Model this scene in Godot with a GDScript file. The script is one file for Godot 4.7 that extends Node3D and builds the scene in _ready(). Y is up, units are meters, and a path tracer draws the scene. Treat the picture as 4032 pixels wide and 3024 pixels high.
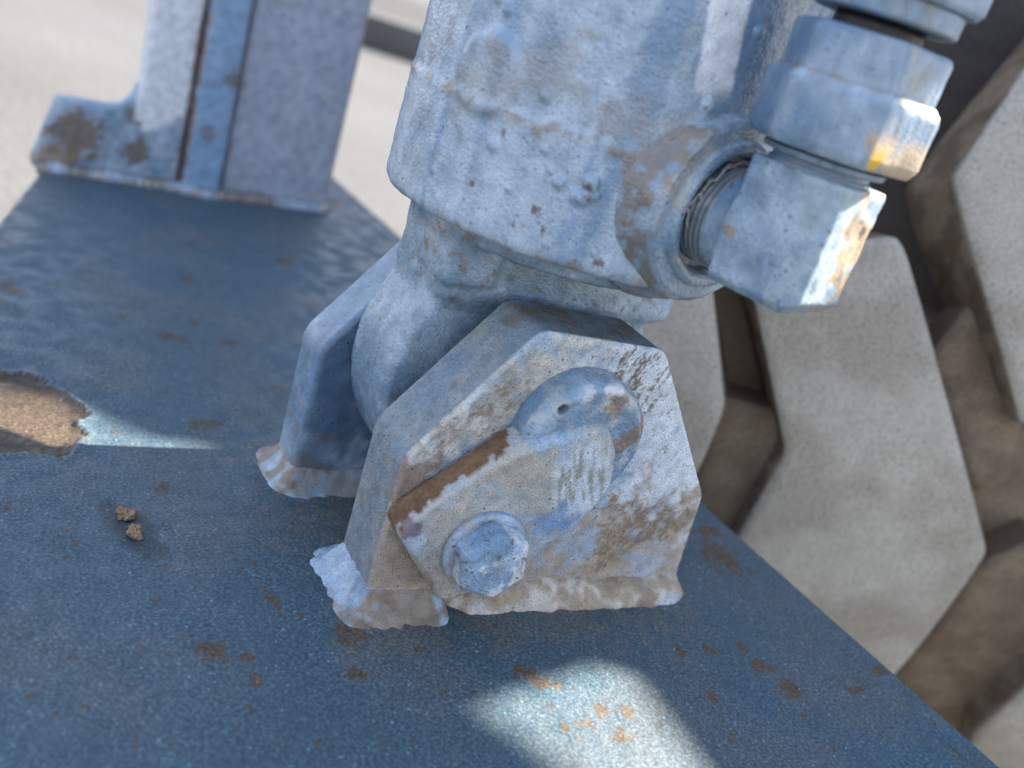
extends Node3D
# Hydraulic cylinder foot on a welded bracket. Shapes are given in millimetres and stored in metres.

const MM := 0.001
const YAW := 0.06                      # the bracket stands turned by this slope on the beam

var na := FastNoiseLite.new()          # broad
var nb := FastNoiseLite.new()          # centimetre
var nc := FastNoiseLite.new()          # millimetre
var nd := FastNoiseLite.new()          # grain
var ns := FastNoiseLite.new()          # spots
var mats := {}
var names := {}
var BR := Transform3D()                # bracket frame to world, in millimetres

# linear base colours
const PAINT := Color(0.18, 0.28, 0.385)
const PAINT_DEEP := Color(0.125, 0.225, 0.36)
const PAINT_CHALK := Color(0.41, 0.51, 0.625)
const DUST := Color(0.40, 0.375, 0.335)
const MUD := Color(0.21, 0.155, 0.105)
const TAN := Color(0.48, 0.36, 0.23)
const RUST := Color(0.185, 0.095, 0.052)
const PRIMER := Color(0.17, 0.115, 0.075)


func _ready() -> void:
	# camera, sky, sun, exposure
	var cam := Camera3D.new()
	cam.name = "camera"
	add_child(cam)
	cam.transform = Transform3D(Basis(Vector3(0.82242, 0.29058, 0.48907), Vector3(-0.03169, 0.88177, -0.47062), Vector3(-0.56799, 0.37155, 0.73439)), Vector3(-115.1, 143.56, 158.34) * MM)
	var lens := CameraAttributesPhysical.new()
	lens.frustum_focal_length = 29.389
	lens.frustum_focus_distance = 0.232
	lens.exposure_aperture = 9.2
	lens.frustum_near = 0.02
	lens.frustum_far = 200.0
	cam.attributes = lens
	cam.fov = 44.42
	cam.near = 0.02
	cam.far = 200.0
	cam.current = true
	var sky_m := ProceduralSkyMaterial.new()
	sky_m.sky_top_color = Color(0.57, 0.645, 0.77)
	sky_m.sky_horizon_color = Color(0.96, 0.95, 0.925)
	sky_m.sky_curve = 0.16
	sky_m.ground_bottom_color = Color(0.55, 0.53, 0.50)
	sky_m.ground_horizon_color = Color(0.72, 0.72, 0.70)
	sky_m.sun_angle_max = 20.0
	sky_m.sky_energy_multiplier = 0.65
	sky_m.ground_energy_multiplier = 0.65
	var sky := Sky.new()
	sky.sky_material = sky_m
	var env := Environment.new()
	env.background_mode = Environment.BG_SKY
	env.sky = sky
	env.tonemap_mode = Environment.TONE_MAPPER_LINEAR
	env.tonemap_exposure = 8.4
	env.sdfgi_enabled = true
	env.ssao_enabled = true
	env.ssil_enabled = true
	var we := WorldEnvironment.new()
	we.name = "environment"
	we.environment = env
	add_child(we)
	var sun := DirectionalLight3D.new()
	sun.name = "sun"
	sun.light_energy = 1.25
	sun.light_color = Color(1.0, 0.965, 0.91)
	sun.light_angular_distance = 0.53
	sun.shadow_enabled = true
	add_child(sun)
	sun.look_at_from_position(Vector3.ZERO, -Vector3(0.8245, 0.55919, 0.08666), Vector3.UP)

	setup()
	make_ground()
	make_beam()
	make_shade_plate()
	make_tyre()
	make_post()
	make_bracket()
	make_cylinder()
	make_elbow()
	make_hose_end()
	make_pin_and_keeper()
	make_bolt()
	make_crumbs()


# ---------------------------------------------------------------- helpers

func setup() -> void:
	var k := 0
	for n: FastNoiseLite in [na, nb, nc, nd, ns]:
		n.seed = 11 + k * 7
		n.noise_type = FastNoiseLite.TYPE_SIMPLEX_SMOOTH
		n.fractal_type = FastNoiseLite.FRACTAL_FBM
		n.fractal_octaves = [3, 3, 3, 2, 2][k]
		n.frequency = [0.012, 0.05, 0.22, 0.75, 0.16][k]
		k += 1
	BR = Transform3D(Basis(Vector3.UP, -atan(YAW)), Vector3.ZERO)
	# fine surface textures, shared
	var grain := noise_tex(512, 0.09, 3, [0.15, 0.38, 0.55, 0.8], [0.50, 0.82, 0.93, 1.0], 5)
	var specks := speck_tex(1024, 9000, 21)
	var smooth := noise_tex(512, 0.09, 3, [0.15, 0.4, 0.6, 0.85], [0.74, 0.88, 0.95, 1.0], 7)
	var chalk := noise_tex(512, 0.10, 3, [0.15, 0.36, 0.52, 0.75], [0.60, 0.89, 0.98, 1.0], 6)
	var bump := noise_tex(512, 0.07, 4, [0.0, 1.0], [0.0, 1.0], 9)
	var peel := noise_tex(512, 0.035, 3, [0.0, 1.0], [0.0, 1.0], 13)
	var rough := noise_tex(512, 0.02, 4, [0.25, 0.75], [0.62, 1.0], 17)
	var flecks := fleck_tex(1024, 3600, 33)
	mats.paint = surface(smooth, 45.0, bump, 0.014, rough, 0.5, 0.5)
	mats.gloss = surface(smooth, 45.0, peel, 0.014, rough, 0.36, 0.55)
	mats.rough = surface(chalk, 40.0, bump, 0.035, rough, 0.9, 0.3)
	mats.beam = surface(specks, 7.5, bump, 0.012, rough, 0.72, 0.45)
	mats.rubber = surface(chalk, 12.0, bump, 0.03, rough, 1.0, 0.2)
	for k_: String in ["paint", "gloss", "rough"]:
		var m: StandardMaterial3D = mats[k_]
		m.detail_enabled = true
		m.detail_albedo = flecks
		m.detail_blend_mode = BaseMaterial3D.BLEND_MODE_MUL
		m.detail_uv_layer = BaseMaterial3D.DETAIL_UV_2
		m.uv2_triplanar = true
		m.uv2_scale = Vector3.ONE * (11.0 if k_ != "rough" else 14.0)
	mats.far = surface(grain, 1.3, bump, 0.2, rough, 0.95, 0.3)


func noise_tex(size: int, freq: float, octaves: int, at: Array, values: Array, sd: int) -> NoiseTexture2D:
	var n := FastNoiseLite.new()
	n.seed = sd
	n.frequency = freq
	n.fractal_octaves = octaves
	n.noise_type = FastNoiseLite.TYPE_SIMPLEX_SMOOTH
	var g := Gradient.new()
	var cols := PackedColorArray()
	for v: float in values:
		cols.append(Color(v, v, v))
	g.offsets = PackedFloat32Array(at)
	g.colors = cols
	var t := NoiseTexture2D.new()
	t.width = size
	t.height = size
	t.seamless = true
	t.noise = n
	t.color_ramp = g
	return t


func speck_tex(size: int, count: int, sd: int) -> ImageTexture:
	# grain with small pale grains of sand in the paint
	var n := FastNoiseLite.new()
	n.seed = sd
	n.frequency = 0.11
	n.fractal_octaves = 3
	var base: Image = n.get_seamless_image(size, size)
	var bytes := base.get_data()
	var step := bytes.size() / (size * size)
	var out := PackedByteArray()
	out.resize(size * size)
	for i in size * size:
		out[i] = 142 + int((bytes[i * step] - 128) * 0.42)
	var rng := RandomNumberGenerator.new()
	rng.seed = sd
	for i in count:
		var x := rng.randi_range(0, size - 1)
		var y := rng.randi_range(0, size - 1)
		var r := rng.randf_range(0.7, 1.5) if rng.randf() < 0.93 else rng.randf_range(1.6, 2.6)
		var v := rng.randf_range(150.0, 250.0)
		for dy in range(-3, 4):
			for dx in range(-3, 4):
				var w := clampf(r + 0.5 - Vector2(dx, dy).length(), 0.0, 1.0)
				if w > 0.0:
					var j := ((y + dy + size) % size) * size + (x + dx + size) % size
					out[j] = int(lerpf(out[j], v, w))
	return ImageTexture.create_from_image(Image.create_from_data(size, size, false, Image.FORMAT_L8, out))


func fleck_tex(size: int, count: int, sd: int) -> ImageTexture:
	# small dark flecks of grime and pin rust, gathered in clusters, on a faintly mottled ground
	var n := FastNoiseLite.new()
	n.seed = sd
	n.frequency = 0.012
	n.fractal_octaves = 4
	var base: Image = n.get_seamless_image(size, size)
	var bytes := base.get_data()
	var step := bytes.size() / (size * size)
	var out := PackedByteArray()
	out.resize(size * size * 3)
	for i in size * size:
		var v := 243 + int((bytes[i * step] - 128) * 0.26)
		out[i * 3] = mini(v, 255)
		out[i * 3 + 1] = mini(v, 255)
		out[i * 3 + 2] = mini(v, 255)
	var rng := RandomNumberGenerator.new()
	rng.seed = sd
	for i in count:
		var x := rng.randi_range(0, size - 1)
		var y := rng.randi_range(0, size - 1)
		if rng.randf() > clampf((bytes[(y * size + x) * step] - 96) / 90.0, 0.06, 1.0):
			continue
		var r := rng.randf_range(0.6, 2.0) if rng.randf() < 0.9 else rng.randf_range(2.0, 4.5)
		var tone := rng.randf_range(0.30, 0.8)
		var warm := rng.randf_range(0.75, 1.0)
		for dy in range(-6, 7):
			for dx in range(-6, 7):
				var w := clampf(r + 0.5 - Vector2(dx, dy * rng.randf_range(0.85, 1.15)).length(), 0.0, 1.0) * 0.9
				if w > 0.0:
					var j := (((y + dy + size) % size) * size + (x + dx + size) % size) * 3
					out[j] = int(lerpf(out[j], 255.0 * tone, w))
					out[j + 1] = int(lerpf(out[j + 1], 245.0 * tone * lerpf(1.0, warm, 0.5), w))
					out[j + 2] = int(lerpf(out[j + 2], 235.0 * tone * warm, w))
	return ImageTexture.create_from_image(Image.create_from_data(size, size, false, Image.FORMAT_RGB8, out))


func surface(tex: Texture2D, per_metre: float, bump: Texture2D, bump_cm: float, rough: Texture2D, roughness: float, spec: float) -> StandardMaterial3D:
	var m := StandardMaterial3D.new()
	m.vertex_color_use_as_albedo = true
	m.albedo_texture = tex
	m.uv1_triplanar = true
	m.uv1_scale = Vector3.ONE * per_metre
	m.heightmap_enabled = true
	m.heightmap_texture = bump
	m.heightmap_scale = bump_cm
	m.roughness = roughness
	m.roughness_texture = rough
	m.metallic_specular = spec
	return m


func numbered(called: String) -> String:
	names[called] = names.get(called, 0) + 1
	return called if names[called] == 1 else "%s_%03d" % [called, names[called] - 1]


func thing(called: String, label: String, category: String, at_mm := Vector3.ZERO, group := "") -> Node3D:
	var o := Node3D.new()
	o.name = numbered(called)
	add_child(o)
	o.position = at_mm * MM
	o.set_meta("label", label)
	o.set_meta("category", category)
	if group:
		o.set_meta("group", group)
	return o


func part(parent: Node3D, called: String, mb: MB, m: Material, flip := false) -> MeshInstance3D:
	var root := parent
	var off := Vector3.ZERO
	while root != self:
		off += root.position / MM
		root = root.get_parent()
	var o := MeshInstance3D.new()
	o.name = called
	o.mesh = mb.commit(off, m, flip)
	parent.add_child(o, true)
	return o


func st01(a: float, b: float, x: float) -> float:
	var t := clampf((x - a) / (b - a), 0.0, 1.0)
	return t * t * (3.0 - 2.0 * t)


func blob(p: Vector3, c: Vector3, r: float, ragged := 0.5) -> float:
	# 1 inside a ragged stain round c, 0 outside
	var d := p.distance_to(c) / r + nb.get_noise_3dv(p * 3.0) * ragged + nc.get_noise_3dv(p * 1.6) * ragged * 0.6
	return 1.0 - st01(0.7, 1.05, d)


# collects triangles in millimetres
class MB:
	var v := PackedVector3Array()
	var c := PackedColorArray()
	var t := PackedInt32Array()

	func add(p: Vector3, col: Color) -> int:
		v.append(p)
		c.append(col)
		return v.size() - 1

	func tri(a: int, b: int, d: int) -> void:
		t.append(a)
		t.append(b)
		t.append(d)

	func quad(a: int, b: int, d: int, e: int) -> void:
		t.append_array(PackedInt32Array([a, b, d, a, d, e]))

	func commit(off: Vector3, m: Material, flip: bool) -> ArrayMesh:
		var pos := PackedVector3Array()
		pos.resize(v.size())
		for i in v.size():
			pos[i] = (v[i] - off) * 0.001
		var idx := t
		if flip:
			idx = PackedInt32Array()
			idx.resize(t.size())
			for i in range(0, t.size(), 3):
				idx[i] = t[i]
				idx[i + 1] = t[i + 2]
				idx[i + 2] = t[i + 1]
		var nrm := PackedVector3Array()
		nrm.resize(pos.size())
		for i in range(0, idx.size(), 3):
			var a := idx[i]
			var b := idx[i + 1]
			var d := idx[i + 2]
			var q := (pos[d] - pos[a]).cross(pos[b] - pos[a])
			nrm[a] += q
			nrm[b] += q
			nrm[d] += q
		for i in nrm.size():
			nrm[i] = nrm[i].normalized() if nrm[i].length_squared() > 0.0 else Vector3.UP
		var arr := []
		arr.resize(Mesh.ARRAY_MAX)
		arr[Mesh.ARRAY_VERTEX] = pos
		arr[Mesh.ARRAY_NORMAL] = nrm
		arr[Mesh.ARRAY_COLOR] = c
		arr[Mesh.ARRAY_INDEX] = idx
		var am := ArrayMesh.new()
		am.add_surface_from_arrays(Mesh.PRIMITIVE_TRIANGLES, arr)
		am.surface_set_material(0, m)
		return am


# rows of a grid of points into quads; wrap joins the last column to the first
func skin(mb: MB, rows: Array, col: Callable, wrap: bool) -> void:
	var n: int = rows[0].size()
	var first := mb.v.size()
	for r: PackedVector3Array in rows:
		for p in r:
			mb.add(p, col.call(p))
	for j in rows.size() - 1:
		for i in (n if wrap else n - 1):
			var k := (i + 1) % n
			mb.quad(first + j * n + i, first + (j + 1) * n + i, first + (j + 1) * n + k, first + j * n + k)


# a turned or prismatic body: profile of Vector2(scale of section, along y); section: radius by angle; capped
func turned(mb: MB, xf: Transform3D, profile: Array, section: Callable, seg: int, col: Callable, bump := 0.0, caps := true) -> void:
	var rows := []
	for q: Vector2 in profile:
		var row := PackedVector3Array()
		for i in seg:
			var a := TAU * i / seg
			var r: float = section.call(a) * q.x
			var p := xf * Vector3(cos(a) * r, q.y, sin(a) * r)
			if bump > 0.0:
				p += (p - xf * Vector3(0, q.y, 0)).normalized() * bump * (nb.get_noise_3dv(p * 2.0) + 0.6 * nc.get_noise_3dv(p))
			row.append(p)
		rows.append(row)
	if caps:
		for e in [0, profile.size() - 1]:
			var q: Vector2 = profile[e]
			var row := PackedVector3Array()
			row.resize(seg)
			row.fill(xf * Vector3(0, q.y, 0))
			if e == 0:
				rows.push_front(row)
			else:
				rows.append(row)
	skin(mb, rows, col, true)


func dense(profile: Array, step: float) -> Array:
	var out := []
	for i in profile.size() - 1:
		var a: Vector2 = profile[i]
		var b: Vector2 = profile[i + 1]
		var n := maxi(1, ceili((a * Vector2(10, 1)).distance_to(b * Vector2(10, 1)) / step))
		for k in n:
			out.append(a.lerp(b, float(k) / n))
	out.append(profile[-1])
	return out


func hex(r: float, turn: float, soft: float) -> Callable:
	# hexagon of corner radius r with rounded corners
	return func(a: float) -> float:
		var b := fposmod(a - turn, PI / 3.0) - PI / 6.0
		var flat := r * 0.8660254 / cos(b)
		return minf(flat, r * (1.0 - soft))


func octagon(r: float, turn: float, soft: float) -> Callable:
	return func(a: float) -> float:
		var b := fposmod(a - turn, PI / 4.0) - PI / 8.0
		return minf(r * 0.92388 / cos(b), r * (1.0 - soft))


func round_section(r: float) -> Callable:
	return func(_a: float) -> float: return r


# outline with rounded corners
func rounded(poly: Array, r: float) -> PackedVector2Array:
	var out := PackedVector2Array()
	var n := poly.size()
	for i in n:
		var a: Vector2 = poly[(i + n - 1) % n]
		var b: Vector2 = poly[i]
		var c: Vector2 = poly[(i + 1) % n]
		var rr := minf(r, minf(a.distance_to(b), b.distance_to(c)) * 0.45)
		var p := b + (a - b).normalized() * rr
		var q := b + (c - b).normalized() * rr
		for k in 5:
			var t := k / 4.0
			out.append(p.lerp(b, t).lerp(b.lerp(q, t), t))
	return out


func edge_dist(poly: PackedVector2Array, p: Vector2) -> Array:
	# [signed distance (inside negative), nearest point]
	var best := 1e9
	var near := p
	var n := poly.size()
	var inside := false
	for i in n:
		var a := poly[i]
		var b := poly[(i + 1) % n]
		if (a.y > p.y) != (b.y > p.y) and p.x < (b.x - a.x) * (p.y - a.y) / (b.y - a.y) + a.x:
			inside = not inside
		var e := b - a
		var w := a + e * clampf((p - a).dot(e) / maxf(e.length_squared(), 1e-9), 0.0, 1.0)
		var d := w.distance_squared_to(p)
		if d < best:
			best = d
			near = w
	best = sqrt(best)
	return [-best if inside else best, near]


# a plate: outline in x, y of xf; the front stands at z = front with a rounded rim, the back at z = back
func plate(mb: MB, xf: Transform3D, outline: PackedVector2Array, front: float, back: float, rim: float, cell: float, relief: Callable, col: Callable, rear_face := true) -> void:
	var lo := outline[0]
	var hi := outline[0]
	for q in outline:
		lo = lo.min(q)
		hi = hi.max(q)
	lo -= Vector2.ONE * cell
	hi += Vector2.ONE * cell
	var nx := ceili((hi.x - lo.x) / cell) + 1
	var ny := ceili((hi.y - lo.y) / cell) + 1
	var ids := PackedInt32Array()
	ids.resize(nx * ny)
	var inside := PackedByteArray()
	inside.resize(nx * ny)
	var spots := PackedVector2Array()
	spots.resize(nx * ny)
	var dist := PackedFloat32Array()
	dist.resize(nx * ny)
	for j in ny:
		for i in nx:
			var p := lo + Vector2(i, j) * cell
			var e := edge_dist(outline, p)
			var k := j * nx + i
			ids[k] = -1
			dist[k] = e[0]
			inside[k] = 1 if e[0] < 0.0 else 0
			spots[k] = p if e[0] < -cell * 0.3 else e[1]
			if e[0] >= -cell * 0.3:
				dist[k] = 0.0
	for j in ny - 1:
		for i in nx - 1:
			var k := [j * nx + i, j * nx + i + 1, (j + 1) * nx + i + 1, (j + 1) * nx + i]
			if inside[k[0]] + inside[k[1]] + inside[k[2]] + inside[k[3]] == 0:
				continue
			for q: int in k:
				if ids[q] < 0:
					var drop := clampf(1.0 + dist[q] / rim, 0.0, 1.0)
					var z := front - rim * (1.0 - sqrt(1.0 - drop * drop)) if rim > 0.0 else front
					var p := Vector3(spots[q].x, spots[q].y, z)
					p.z += relief.call(p) * (1.0 - drop * 0.7)
					p = xf * p
					ids[q] = mb.add(p, col.call(p))
			mb.quad(ids[k[0]], ids[k[3]], ids[k[2]], ids[k[1]])
	# the sides, finely divided
	var loop := PackedVector2Array()
	for i in outline.size():
		var a := outline[i]
		var b := outline[(i + 1) % outline.size()]
		var n := maxi(1, ceili(a.distance_to(b) / cell))
		for s in n:
			loop.append(a.lerp(b, float(s) / n))
	var area := 0.0
	for i in outline.size():
		area += outline[i].cross(outline[(i + 1) % outline.size()])
	var layers := maxi(2, ceili((front - rim - back) / (cell * 1.5)))
	var rows := []
	for l in layers + 1:
		var row := PackedVector3Array()
		for q in loop:
			var p := Vector3(q.x, q.y, lerpf(front - rim, back, float(l) / layers))
			if l == 0:
				p.z += relief.call(p) * 0.3
			row.append(xf * p)
		if area < 0.0:
			row.reverse()
		rows.append(row)
	skin(mb, rows, col, true)
	if rear_face:
		var f := mb.v.size()
		for q in outline:
			var p := xf * Vector3(q.x, q.y, back)
			mb.add(p, col.call(p))
		var tr := Geometry2D.triangulate_polygon(outline)
		for i in range(0, tr.size(), 3):
			mb.tri(f + tr[i], f + tr[i + 1], f + tr[i + 2])


# a lumpy bead swept along a path
func bead(mb: MB, path: Array, radius: float, ripple: float, col: Callable, seed_shift: float, squash := 1.0) -> void:
	var pts := PackedVector3Array()
	for i in path.size() - 1:
		var a: Vector3 = path[i]
		var b: Vector3 = path[i + 1]
		var n := maxi(2, ceili(a.distance_to(b) / 0.7))
		for k in n:
			pts.append(a.lerp(b, float(k) / n))
	pts.append(path[-1])
	for pass_ in 4:
		for i in range(1, pts.size() - 1):
			pts[i] = (pts[i - 1] + pts[i] * 2.0 + pts[i + 1]) / 4.0
	var rows := []
	var seg := 26
	var run := 0.0
	for i in pts.size():
		var d := (pts[mini(i + 1, pts.size() - 1)] - pts[maxi(i - 1, 0)]).normalized()
		var side := d.cross(Vector3.UP).normalized()
		var up := side.cross(d).normalized()
		if i > 0:
			run += pts[i].distance_to(pts[i - 1])
		var end := minf(run, 100000.0)
		var tail := 0.0
		for k in range(i, pts.size() - 1):
			tail += pts[k].distance_to(pts[k + 1])
			if tail > radius:
				break
		var close := sqrt(clampf(minf(end, tail) / radius, 0.0, 1.0))
		var wave := 1.0 + ripple * (absf(sin((run + nb.get_noise_1d(run * 4.0 + seed_shift) * 4.0) * 0.75)) - 0.5)
		var row := PackedVector3Array()
		for s in seg:
			var a := TAU * s / seg
			var o := side * cos(a) + up * sin(a) * squash
			var p := pts[i] + o * radius * maxf(close, 0.03) * wave
			p += o * radius * (0.16 * nb.get_noise_3dv(p * 1.6 + Vector3.ONE * seed_shift) + 0.06 * nc.get_noise_3dv(p))
			row.append(p)
		rows.append(row)
	skin(mb, rows, col, true)


# meshes the zero level of a distance field by surface nets, skipping coarse cells far from it
func nets(mb: MB, lo: Vector3, hi: Vector3, cell: float, field: Callable, xf: Transform3D, col: Callable) -> void:
	var n := Vector3i(((hi - lo) / cell).ceil()) + Vector3i.ONE
	var val := PackedFloat32Array()
	val.resize(n.x * n.y * n.z)
	val.fill(1e6)
	var big := 5
	for bz in range(0, n.z, big):
		for by in range(0, n.y, big):
			for bx in range(0, n.x, big):
				var mid := lo + Vector3(bx + big / 2, by + big / 2, bz + big / 2) * cell
				var dm: float = field.call(mid)
				var far := absf(dm) > cell * big * 1.25
				for z in range(bz, mini(bz + big, n.z)):
					for y in range(by, mini(by + big, n.y)):
						for x in range(bx, mini(bx + big, n.x)):
							val[(z * n.y + y) * n.x + x] = dm if far else field.call(lo + Vector3(x, y, z) * cell)
	var ids := {}
	var sx := 1
	var sy := n.x
	var sz := n.x * n.y
	var corner := [0, sx, sy, sx + sy, sz, sz + sx, sz + sy, sz + sx + sy]
	var edges := [[0, 1], [2, 3], [4, 5], [6, 7], [0, 2], [1, 3], [4, 6], [5, 7], [0, 4], [1, 5], [2, 6], [3, 7]]
	for z in n.z - 1:
		for y in n.y - 1:
			for x in n.x - 1:
				var b := (z * n.y + y) * n.x + x
				var v0 := val[b] < 0.0
				if (val[b + sx] < 0.0) == v0 and (val[b + sy] < 0.0) == v0 and (val[b + sz] < 0.0) == v0 and (val[b + sx + sy] < 0.0) == v0 and (val[b + sx + sz] < 0.0) == v0 and (val[b + sy + sz] < 0.0) == v0 and (val[b + sx + sy + sz] < 0.0) == v0:
					continue
				var sum := Vector3.ZERO
				var cnt := 0
				for e in edges:
					var fa := val[b + corner[e[0]]]
					var fb := val[b + corner[e[1]]]
					if (fa < 0.0) != (fb < 0.0):
						var t := fa / (fa - fb)
						var pa := Vector3(e[0] & 1, (e[0] >> 1) & 1, e[0] >> 2)
						var pb := Vector3(e[1] & 1, (e[1] >> 1) & 1, e[1] >> 2)
						sum += pa.lerp(pb, t)
						cnt += 1
				var p := xf * (lo + (Vector3(x, y, z) + sum / cnt) * cell)
				ids[b] = mb.add(p, col.call(p))
	for z in range(1, n.z - 1):
		for y in range(1, n.y - 1):
			for x in range(1, n.x - 1):
				var b := (z * n.y + y) * n.x + x
				var f0 := val[b] < 0.0
				if (val[b + sx] < 0.0) != f0:
					var q := [ids[b - sy - sz], ids[b - sz], ids[b], ids[b - sy]]
					if f0: mb.quad(q[3], q[2], q[1], q[0])
					else: mb.quad(q[0], q[1], q[2], q[3])
				if (val[b + sy] < 0.0) != f0:
					var q := [ids[b - sx - sz], ids[b - sx], ids[b], ids[b - sz]]
					if f0: mb.quad(q[3], q[2], q[1], q[0])
					else: mb.quad(q[0], q[1], q[2], q[3])
				if (val[b + sz] < 0.0) != f0:
					var q := [ids[b - sx - sy], ids[b - sy], ids[b], ids[b - sx]]
					if f0: mb.quad(q[3], q[2], q[1], q[0])
					else: mb.quad(q[0], q[1], q[2], q[3])


func smin(a: float, b: float, k: float) -> float:
	var h := maxf(k - absf(a - b), 0.0) / k
	return minf(a, b) - h * h * k * 0.25


# ---------------------------------------------------------------- colours of the dirty paint

func paint(p: Vector3, chalk: float, dust: float, mud: float) -> Color:
	var a := na.get_noise_3dv(p)
	var b := nb.get_noise_3dv(p)
	var c := nc.get_noise_3dv(p)
	var col := PAINT.lerp(PAINT_DEEP, st01(0.0, 0.5, a + 0.3 * b))
	col = col.lerp(PAINT_CHALK, clampf(st01(0.75, -0.35, b * 0.8 + c * 0.5 + 0.75 - chalk * 1.5), 0.0, 1.0) * 0.85)
	col = col.lerp(DUST, st01(0.0, 0.55, nb.get_noise_3dv(p + Vector3(77, 0, 31)) * 0.9 + c * 0.55 + dust * 1.3 - 0.55) * 0.85)
	col = col.lerp(MUD, st01(0.42, 0.62, ns.get_noise_3dv(p) + c * 0.35 + mud * 0.6 - 0.28) * 0.8)
	return col * (1.0 + 0.24 * nd.get_noise_3dv(p) + 0.10 * c)


func plain_paint(p: Vector3) -> Color:
	return paint(p, 0.25, 0.3, 0.15)


# ---------------------------------------------------------------- setting

func make_ground() -> void:
	var g := MB.new()
	var col := func(p: Vector3) -> Color:
		var w := 0.5 + 0.5 * na.get_noise_3dv(p * 0.09) + 0.15 * nb.get_noise_3dv(p * 0.2)
		return Color(0.095, 0.094, 0.092).lerp(Color(0.14, 0.139, 0.137), w)
	var rows := []
	for j in 121:
		var row := PackedVector3Array()
		for i in 121:
			var u := (i - 60) / 60.0
			var v := (j - 60) / 60.0
			row.append(Vector3(u * absf(u) * 60000.0, -500.0, v * absf(v) * 60000.0))
		rows.append(row)
	skin(g, rows, col, false)
	var o := part(self, "ground", g, mats.far)
	o.set_meta("kind", "structure")
	# a road of darker asphalt starts beyond a low concrete kerb
	var dir := Vector3(0.82, 0, 0.55).normalized()
	var away := Vector3(0.55, 0, -0.82).normalized()
	var base := Vector3(2780, -500, -5950)
	var r := MB.new()
	var asphalt := func(p: Vector3) -> Color: return Color(0.075, 0.073, 0.07) * (1.0 + 0.3 * nb.get_noise_3dv(p * 0.1))
	rows = []
	for j in 2:
		var row := PackedVector3Array()
		for i in 2:
			row.append(base + away * (430.0 + j * 9000.0) + dir * (i - 0.5) * 30000.0 + Vector3(0, 4, 0))
		rows.append(row)
	skin(r, rows, asphalt, false)
	o = part(self, "road", r, mats.far, true)
	o.set_meta("kind", "structure")
	var k := MB.new()
	var xf := Transform3D(Basis(dir, Vector3.UP, -away), base)
	plate(k, xf, rounded([Vector2(-3000, 0), Vector2(3000, 0), Vector2(3000, 210), Vector2(-3000, 210)], 20.0), 0.0, -420.0, 12.0, 60.0, func(_p: Vector3) -> float: return 0.0, col)
	var kerb := thing("concrete_kerb", "pale concrete kerb far behind, seen between the post and the cylinder", "kerb", base)
	part(kerb, "kerb_stone", k, mats.far)


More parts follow.
